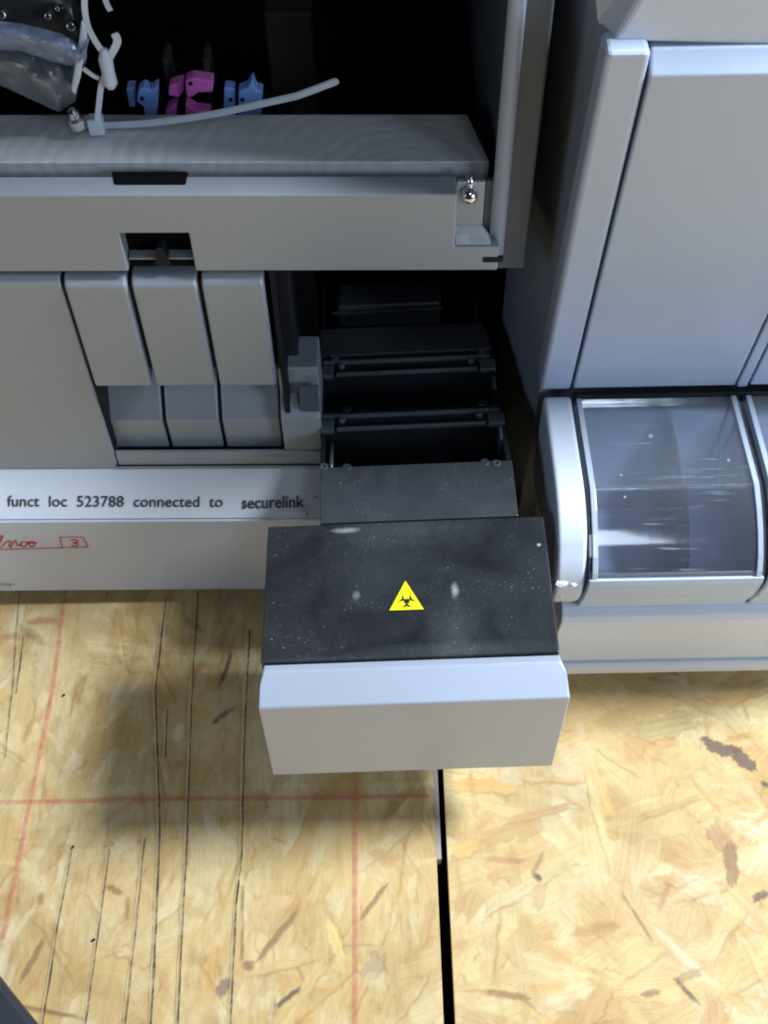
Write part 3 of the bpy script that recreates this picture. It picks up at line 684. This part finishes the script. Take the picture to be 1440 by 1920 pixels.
# biohazard triangle
zt = zl + .0003
def lidp(px, py): p = at_z(px, py, zl); return Vector((p.x, p.y, zl - DK * (p.x - .0159) * 0))
T = [at_z(px, py, zl + DK * 0.02) for px, py in ((729, 1143), (796, 1142), (760, 1086))]
cen = (T[0] + T[1] + T[2]) / 3
def tri(scale, z0_, z1_):
    P = [cen + (t - cen) * scale for t in T]
    return MB().loft([(p.x, p.y, z0_) for p in P], [(p.x, p.y, z1_) for p in P])
sk_ = D(tri(1.06, zl - .0007, zl - .0004), 'warning_sticker', M['yellow_edge'], 0, parent=lid)
D(tri(.965, zl - .00045, zl - .0002), 'sticker_field', M['yellow'], 0, parent=lid)
sy = MB(); Rr = (T[1].x - T[0].x) * .235; c0 = Vector((cen.x + .0003, cen.y - .0010, 0))
def arc_strip(c, r, a0, a1, w0, w1, n=26):
    L_, R_ = [], []
    for i in range(n + 1):
        t = i / n; an_ = a0 + (a1 - a0) * t; w = w0 + (w1 - w0) * (1 - abs(2 * t - 1)) ** .8
        d = Vector((math.cos(an_), math.sin(an_), 0)); L_.append(c + d * (r - w / 2)); R_.append(c + d * (r + w / 2))
    zz = zl - .0001
    L_ = [Vector((p.x, p.y, zz)) for p in L_]; R_ = [Vector((p.x, p.y, zz)) for p in R_]
    sy.add(L_ + R_, [(i, i + 1, n + 2 + i, n + 1 + i) for i in range(n)])
for k in range(3):
    an_ = math.pi / 2 + k * 2 * math.pi / 3
    d = Vector((math.cos(an_), math.sin(an_), 0)); cc = c0 + d * Rr * .62
    arc_strip(cc, Rr * .50, an_ + .62, an_ + 2 * math.pi - .62, Rr * .03, Rr * .23)
    arc_strip(c0, Rr * .66, an_ + .45, an_ + 2 * math.pi / 3 - .45, Rr * .14, Rr * .14, 14)
    arc_strip(c0 + d * Rr * .25, Rr * .1, 0, 6.283, Rr * .1, Rr * .1, 10)
D(sy, 'biohazard_symbol', M['yellow_edge'], 0, parent=lid)

# ================================================================== RIGHT MODULE
md = thing('loader_module', (.25, .6, 0), 'tall silver-blue loader module standing right of the drawer with clear bin trough', 'module')
def B(mb, name, m, bevel=.0012, parent=None, **k): return mb.build(name, m, parent or md, bevel=bevel, **k)
PB, PT = (.550, .2165), (.505, .5150)
dyz = (PT[0] - PB[0], PT[1] - PB[1])
def onp(px, py, o=0.0): return at_plane(px, py, PB[0] - o, PB[1], *dyz)
def slab(pts, name, m, depth=.02, o=0.0, bevel=.0012):
    P = [onp(px, py, o) for px, py in pts]
    return B(MB().loft([tuple(p) for p in P], [(p.x, p.y + depth, p.z) for p in P]), name, m, bevel)
XM = .1125
nl = onp(1078, 732); nt_ = onp(1213, 140)
gx = (nl.x + nt_.x) / 2
def pcol(x0, x1, za, zb, o=0.0, depth=.02):
    ya = PB[0] + dyz[0] * (za - PB[1]) / dyz[1] - o; yb = PB[0] + dyz[0] * (zb - PB[1]) / dyz[1] - o
    return MB().px([(ya, za), (yb, zb), (yb + depth, zb), (ya + depth, za)], x0, x1)
ztop = .5075
# body
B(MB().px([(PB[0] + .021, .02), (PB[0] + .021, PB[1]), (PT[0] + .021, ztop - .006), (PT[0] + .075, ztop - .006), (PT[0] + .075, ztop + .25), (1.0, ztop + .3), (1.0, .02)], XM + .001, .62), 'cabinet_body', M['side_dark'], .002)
def yz_(z): return PB[0] + dyz[0] * (z - PB[1]) / dyz[1]
sa_, sb_ = [], []
zz = [PB[1] + .001, ztop]
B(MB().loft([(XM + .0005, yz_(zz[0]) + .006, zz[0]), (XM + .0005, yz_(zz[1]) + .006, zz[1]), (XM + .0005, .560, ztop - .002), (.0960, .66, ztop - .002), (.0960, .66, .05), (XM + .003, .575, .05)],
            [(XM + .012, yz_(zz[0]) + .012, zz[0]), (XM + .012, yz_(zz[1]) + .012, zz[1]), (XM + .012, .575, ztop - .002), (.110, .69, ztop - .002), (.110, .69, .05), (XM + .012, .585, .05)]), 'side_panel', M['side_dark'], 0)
B(pcol(XM - .001, gx - .0016, PB[1] + .001, ztop, 0), 'front_stile', M['silver_blue'], .003)
d2 = onp(1375, 732).x; d3 = onp(1400, 732).x
zd = onp(1300, 142).z; pdc = at_y(1300, 89, PB[0] + dyz[0] * (zd - PB[1]) / dyz[1] + .008)
def door(x0, x1):
    y_ = lambda z: PB[0] + dyz[0] * (z - PB[1]) / dyz[1]
    return B(MB().px([(y_(PB[1] + .003), PB[1] + .003), (y_(zd), zd), (pdc.y, pdc.z), (pdc.y + .01, pdc.z), (y_(PB[1]) + .02, PB[1] + .003)], x0, x1), 'door', M['silver_blue'], .0012)
door(gx + .0002, d2 - .0006)
B(pcol(d2 + .0012, d3 - .0012, PB[1] + .001, ztop, 0.0), 'front_stile', M['silver_blue'], .001)
door(d3 + .0006, d3 + .13)
B(pcol(XM, .5, PB[1] + .002, zd - .004, -.0125, .008), 'gap_backing', M['black_gap'], 0)
# overhanging top cover
fr0 = [at_y(px, py, .5175) for px, py in ((1148, 78), (1640, 90), (1640, -160), (1300, -160))]
bq = [at_y(1118, 44, .5415), at_y(1640, 50, .562), at_y(1640, -200, .562), at_y(1098, -160, .5415)]
tc = MB(); tc.loft([tuple(p) for p in fr0], [tuple(p) for p in bq]); B(tc, 'top_cover', M['cream'], .003)
# trough: shelf, cheek and base
zs_ = .1275
B(MB().px([(.432, .0365), (.421, .106), (.419, .116), (.4205, .1225), (.426, zs_), (.56, zs_), (.56, .0365)], .1245, .62), 'base_front', M['pale'], .0012)
B(MB().px([(.4285, .0215), (.4275, .0325), (.4300, .0355), (.60, .0355), (.60, .0205)], .126, .62), 'base_trim', M['white'], .0006)
B(MB().px([(.46, 0), (.46, .02), (.9, .02), (.9, 0)], .15, .62), 'foot', M['black_gap'], 0)
def cheek_prof(n=20):
    pr = [(.549, .2135), (.478, .2145)]
    for i in range(1, n + 1):
        t = i / n; pr.append((.478 - .048 * math.sin(t * 1.25) / math.sin(1.25), .2145 - .020 * (1 - math.cos(t * 1.45)) / (1 - math.cos(1.45))))
    pr += [(.4255, .1890), (.4215, .1825), (.4188, .176), (.4174, .169), (.4170, .162), (.4176, .155), (.4192, .148), (.4215, .142), (.426, .134), (.432, zs_ + .0005), (.549, zs_ + .0005)]
    return pr
B(MB().px(cheek_prof(), .1145, .1345), 'trough_cheek', M['cheek'], .0032, auto=True)
# inner ramp below the bins
B(MB().px([(.549, .206), (.546, .206), (.500, .141), (.452, .1345), (.437, .1345), (.437, .128), (.549, .128)], .136, .60), 'chute_ramp', M['chute'], .001)
B(MB().box(.136, .60, .546, .550, .206, .2160), 'chute_lip', M['black_gap'], .0005)

# ---- clear bins
def bin_prof(o=0.0):
    return [(.546, .2115), (.4675, .2120), (.4655, .2114), (.452, .2062), (.438, .1985), (.426, .1892), (.4192, .1812), (.4172, .1765),
            (.4172, .1705), (.4190, .160), (.4232, .147), (.428, .138), (.431, .1285)]
def inset(P, d):
    out = []
    for i, p in enumerate(P):
        a = P[max(i - 1, 0)]; b = P[min(i + 1, len(P) - 1)]; t = Vector((b[0] - a[0], b[1] - a[1])).normalized()
        out.append((p[0] + t.y * -d if False else p[0] - t.y * d, p[1] + t.x * d))
    return out
def clear_bin(x0, x1, label, first=None):
    t = thing('clear_bin', ((x0 + x1) / 2, .48, .129), label, 'bin', 'clear plastic bins in the trough')
    P = bin_prof(); Q = inset(P, .0022)
    if sum(q[1] for q in Q) > sum(p[1] for p in P): Q = inset(P, -.0022)
    n = len(P)
    def B2(mb, name, m, bevel=0, **k): return mb.build(name, m, t, bevel=bevel, **k)
    sh = MB(); prof = P + Q[::-1]
    vs = [(x0 + .0026, y, z) for y, z in prof] + [(x1 - .0026, y, z) for y, z in prof]; N2 = len(prof)
    sh.add(vs, [(i, (i + 1) % N2, N2 + (i + 1) % N2, N2 + i) for i in range(N2)] +
           [(i, i + 1, N2 - 2 - i, N2 - 1 - i) for i in range(n - 1)] + [(N2 + i, N2 + i + 1, 2 * N2 - 2 - i, 2 * N2 - 1 - i) for i in range(n - 1)])
    B2(sh, 'front_cover', M['clear'], 0, auto=True)
    B2(MB().box(x0 + .003, x1 - .003, .433, .545, .1285, .1305), 'bin_floor', M['clear'], 0)
    for xx in (x0, x1 - .0025):
        side = MB(); loop = P + [(.546, .1285)]
        side.loft([(xx, y, z) for y, z in loop], [(xx + .0025, y, z) for y, z in loop]); B2(side, 'side_wall', M['clear'], 0)
    for xx in (x0 + .0022, x1 - .0058):      # moulded rim along each side, pale haze standing in for the light it catches
        rim = MB(); O = inset(P, -.0016) if Q == inset(P, .0022) else inset(P, .0016)
        lp = O + P[::-1]; m2 = len(lp)
        vs = [(xx, y, z) for y, z in lp] + [(xx + .0036, y, z) for y, z in lp]
        rim.add(vs, [(i, (i + 1) % m2, m2 + (i + 1) % m2, m2 + i) for i in range(m2)] + [(i, i + 1, m2 - 2 - i, m2 - 1 - i) for i in range(n - 1)] + [(m2 + i, m2 + i + 1, 2 * m2 - 2 - i, 2 * m2 - 1 - i) for i in range(n - 1)])
        B2(rim, 'rim', M['clear_edge'], .0004)
    lip = [(.4148, .1775), (.4142, .1720), (.4150, .1640), (.4190, .1470), (.4230, .1375), (.4250, .1282), (.4345, .1282), (.4345, .1320), (.4312, .1320), (.4285, .1392), (.4230, .1482), (.4190, .1600), (.4174, .1705), (.4176, .1765)]
    B2(MB().px(lip, x0 + .0005, x1 - .0005), 'bottom_lip', M['lip'], .0006)
    B2(MB().px([(y - (.0025 if i_ > 2 else 0) * -1, z - .003) for i_, (y, z) in enumerate(P)] + [(.546, .1315)], x0 + .066, x0 + .068), 'reflection_plate', M['clear'], 0)  # added clear plate standing in for a reflection line in the bin
    B2(MB().px([(.545, .206), (.545, .150), (.500, .150)], x1 - .010, x1 - .0085), 'reflection_plate', M['clear_edge'], 0)  # added pale wedge standing in for the side wall's reflection
    B2(MB().box(x0 + .003, x1 - .003, .4665, .4678, .2085, .2124), 'crease', M['clear'], 0)
    return t
clear_bin(.1358, .2535, 'clear plastic bin with curved front beside the white cheek, seen whole')
clear_bin(.2562, .3720, 'clear plastic bin cut off by the right edge of the photo')

# loose foam crumbs on the trough
for i, (px, py, r_, lab) in enumerate(((1053, 1092, .0032, 'largest pale foam crumb under the white trough cheek'), (1075, 1094, .0022, 'small pale foam crumb touching the clear bin corner'), (1052, 1116, .0012, 'tiny pale crumb just below the large one on the grey base'))):
    p = at_y(px, py, .4185); mb = MB()
    mb.lathe((p.x, .4178, p.z), (.2, -.8, .5), [(r_ * .5, -r_ * .5), (r_, -r_ * .1), (r_ * .8, r_ * .3), (r_ * .3, r_ * .6)], 8)
    for v in mb.v: v += Vector((rnd.uniform(-1, 1), rnd.uniform(-1, 1), rnd.uniform(-1, 1))) * r_ * .22; v.x = p.x + (v.x - p.x) * 1.5
    tag(mb.build('foam_crumb', M['crumb'], bevel=0), lab, 'crumb')

# ================================================================== CABLE TIES AND WRAPPED ARM
def curve(pts, y, n=6):
    P = [at_y(q[0], q[1], q[2] if len(q) > 2 else y) for q in pts]; Q = []
    for i in range(len(P) - 1):
        p0, p1, p2, p3 = P[max(i - 1, 0)], P[i], P[i + 1], P[min(i + 2, len(P) - 1)]
        for k in range(n):
            t = k / n; Q.append(.5 * ((2 * p1) + (p2 - p0) * t + (2 * p0 - 5 * p1 + 4 * p2 - p3) * t * t + (3 * p1 - p0 - 3 * p2 + p3) * t ** 3))
    return Q + [P[-1]]
tie = thing('cable_tie', tuple(at_y(180, 235, .60)), 'long white cable tie curving over the milled metal bar', 'cable tie')
P = curve([(150, 234), (210, 235), (300, 229), (400, 214), (480, 197), (548, 182), (562, 178), (600, 164), (634, 151)], .600)
w = [.0058] * len(P); w[-1] = .003; w[-2] = .005
MB().ribbon(P, (0, -.45, .9), w, .0013).build('strap', M['tie'], tie, .0003)
hd = at_y(180, 232, .597)
MB().box(hd.x - .0045, hd.x + .0045, hd.y - .004, hd.y + .004, hd.z - .006, hd.z + .005).build('lock_head', M['tie'], tie, .0012)
t2 = thing('cable_tie', tuple(at_y(175, 150, .59)), 'small white cable tie looped upright around the wrapped arm above the metal bar', 'cable tie')
MB().ribbon(curve([(182, 228), (186, 190), (190, 160), (200, 130), (196, 105), (178, 76), (165, 50), (159, 20), (158, -10)], .592), (1, .2, .2), .0034, .0012).build('strap', M['tie'], t2, .0003)
MB().ribbon(curve([(202, 112), (214, 92), (220, 76), (214, 62)], .592), (1, .1, .3), [.0044] * 18 + [.002], .0012).build('tail', M['tie'], t2, .0003)
hd = at_y(203, 140, .590)
MB().lathe((hd.x, hd.y, hd.z - .009), (0, .1, 1), [(.002, 0), (.0042, .003), (.0038, .011), (.0042, .018), (.002, .024)], 10).build('lock_head', M['tie'], t2, .0004, smooth=True)
MB().ribbon(curve([(156, 128), (172, 140), (186, 147)], .592), (0, 0, 1), .0024, .001).build('bridge', M['tie'], t2, 0)
t3 = tag(MB().ribbon(curve([(194, -12), (200, 6), (207, 20)], .60), (1, 0, .2), .003, .001).build('cable_tie', M['tie'], None, 0), 'short white tie end dangling at the top edge of the dark bay', 'cable tie')

arm = thing('wrapped_arm', tuple(at_y(60, 100, .60)), 'dark probe arm wrapped in clear plastic above the left of the metal bar', 'probe arm')
def arm_ring(px, cy, r, y): 
    c = at_y(px, cy, y); return [(c.x, c.y + math.cos(t) * r * .8, c.z + math.sin(t) * r * (1 + .08 * math.sin(3 * t + px))) for t in [k * 2 * math.pi / 18 for k in range(18)]]
MB().rings([arm_ring(-160, 0, .030, .62), arm_ring(-40, 10, .026, .62), arm_ring(60, 18, .022, .62), arm_ring(120, 22, .018, .618), arm_ring(146, 30, .012, .615)]).build('arm_body', paint('arm_grey', (.035, .034, .033), .25, .2), arm, .001, smooth=True)
def wedge(rows, y, th, name, m):
    P = [at_y(*q, y) for q in rows]; MB().loft([tuple(p) for p in P], [(p.x, p.y + th, p.z) for p in P]).build(name, m, arm, .002)
def sleeve(top, bot, y, m, amp, seed):
    r = random.Random(seed); n, k = 36, 12
    def along(poly, t):
        f = t * (len(poly) - 1); i = min(int(f), len(poly) - 2); f -= i
        return tuple(poly[i][q] * (1 - f) + poly[i + 1][q] * f for q in (0, 1))
    ph = [(r.uniform(1, 4), r.uniform(-4, 4), r.uniform(0, 6.3), r.uniform(.4, 1)) for _ in range(7)]
    vs = []; fs = []
    for i in range(n + 1):
        for j in range(k + 1):
            t, w = i / n, j / k; a, b = along(top, t), along(bot, t)
            q = (a[0] * (1 - w) + b[0] * w, a[1] * (1 - w) + b[1] * w)
            d = sum(pw * (1 - abs(math.sin(fa * t * 3 + fb * w * 1.5 + p_))) for fa, fb, p_, pw in ph) / 4 * amp - .010 * math.sin(w * math.pi)
            vs.append(tuple(at_y(q[0], q[1], y + d)))
    for i in range(n):
        for j in range(k): a = i * (k + 1) + j; fs.append((a, a + 1, a + k + 2, a + k + 1))
    o = MB().add(vs, fs).build('plastic_sleeve', m, arm, 0); so = o.modifiers.new('film', 'SOLIDIFY'); so.thickness = .0006
    return o
sleeve([(-70, 30), (40, 44), (112, 62), (152, 82), (166, 66)], [(-70, 90), (40, 96), (100, 116), (148, 126), (160, 120)], .590, M['wrap'], .008, 2)
sleeve([(-70, 84), (40, 92), (100, 112), (152, 122)], [(-70, 128), (40, 178), (110, 210), (142, 190)], .597, M['wrap_dim'], .008, 5)
wedge([(152, 40), (160, 52), (163, 78), (150, 150), (140, 180), (132, 170), (146, 90)], .588, .004, 'plastic_fold', M['tie'])
for px, py, r_ in ((90, 30, .0022), (133, 50, .0028), (4, 28, .0026), (108, 16, .0016)):
    p = at_y(px, py, .597); MB().lathe(tuple(p), (0, -1, .4), [(r_, -.006), (r_, 0), (r_ * .7, .001)], 12).build('rivet', M['chrome'], arm, .0003, smooth=True)
p = at_y(139, 210, .594)
MB().lathe((p.x, p.y, p.z - .006), (0, -.2, 1), [(.0052, -.004), (.0052, .003), (.0035, .0036), (.003, .0064), (.0036, .008), (.001, .010)], 14).build('clamp_screw', M['chrome'], arm, .0004)

# ================================================================== LIGHT
w_ = bpy.data.worlds.new('World'); sc.world = w_; w_.use_nodes = True
bg = w_.node_tree.nodes['Background']; bg.inputs[0].default_value = (.62, .72, .95, 1); bg.inputs[1].default_value = .02
def area(name, loc, target, size, power, c, sy_=None):
    l = bpy.data.lights.new(name, 'AREA'); l.energy = power; l.color = c; l.size = size
    if sy_: l.shape = 'RECTANGLE'; l.size_y = sy_
    o = bpy.data.objects.new(name, l); col.objects.link(o); o.location = loc
    o.rotation_euler = (Vector(target) - Vector(loc)).to_track_quat('-Z', 'Y').to_euler(); return o
area('ceiling_lamp', (1.34, .53, 1.88), (-.05, .33, .1), .42, 98, (.78, .88, 1.0))
area('fill_lamp', (1.80, -1.05, .98), (.1, .45, .25), .7, 22, (.62, .78, 1.0))  # added fill light, no visible source; brightens the front faces
area('ceiling_lamp', (.55, -.86, 2.0), (.15, .45, .2), .26, 3.5, (.72, .84, 1.0), .5)
area('fill_lamp', (-1.6, -.6, .95), (.1, .55, .35), .7, 5, (.66, .80, 1.0))  # added fill from the left for the column edge and module side

# ================================================================== CAMERA
cam = bpy.data.cameras.new('camera'); co = bpy.data.objects.new('camera', cam); col.objects.link(co)
cam.sensor_fit = 'HORIZONTAL'; cam.sensor_width = 36; cam.lens = 36 * F / 1440; cam.clip_start = .01; cam.clip_end = 50
Mx = Matrix([[R[i][0], -R[i][1], -R[i][2]] for i in range(3)]).to_4x4(); Mx.translation = Vector((0, 0, H)); co.matrix_world = Mx
sc.camera = co
sc.view_settings.view_transform = 'Standard'; sc.view_settings.look = 'None'; sc.view_settings.exposure = 0; sc.view_settings.gamma = 1
sc.cycles.filter_width = 2.0
sc.cycles.transparent_max_bounces = 24; sc.cycles.max_bounces = 10
for o in list(col.objects):
    if 'origin' in o: del o['origin']
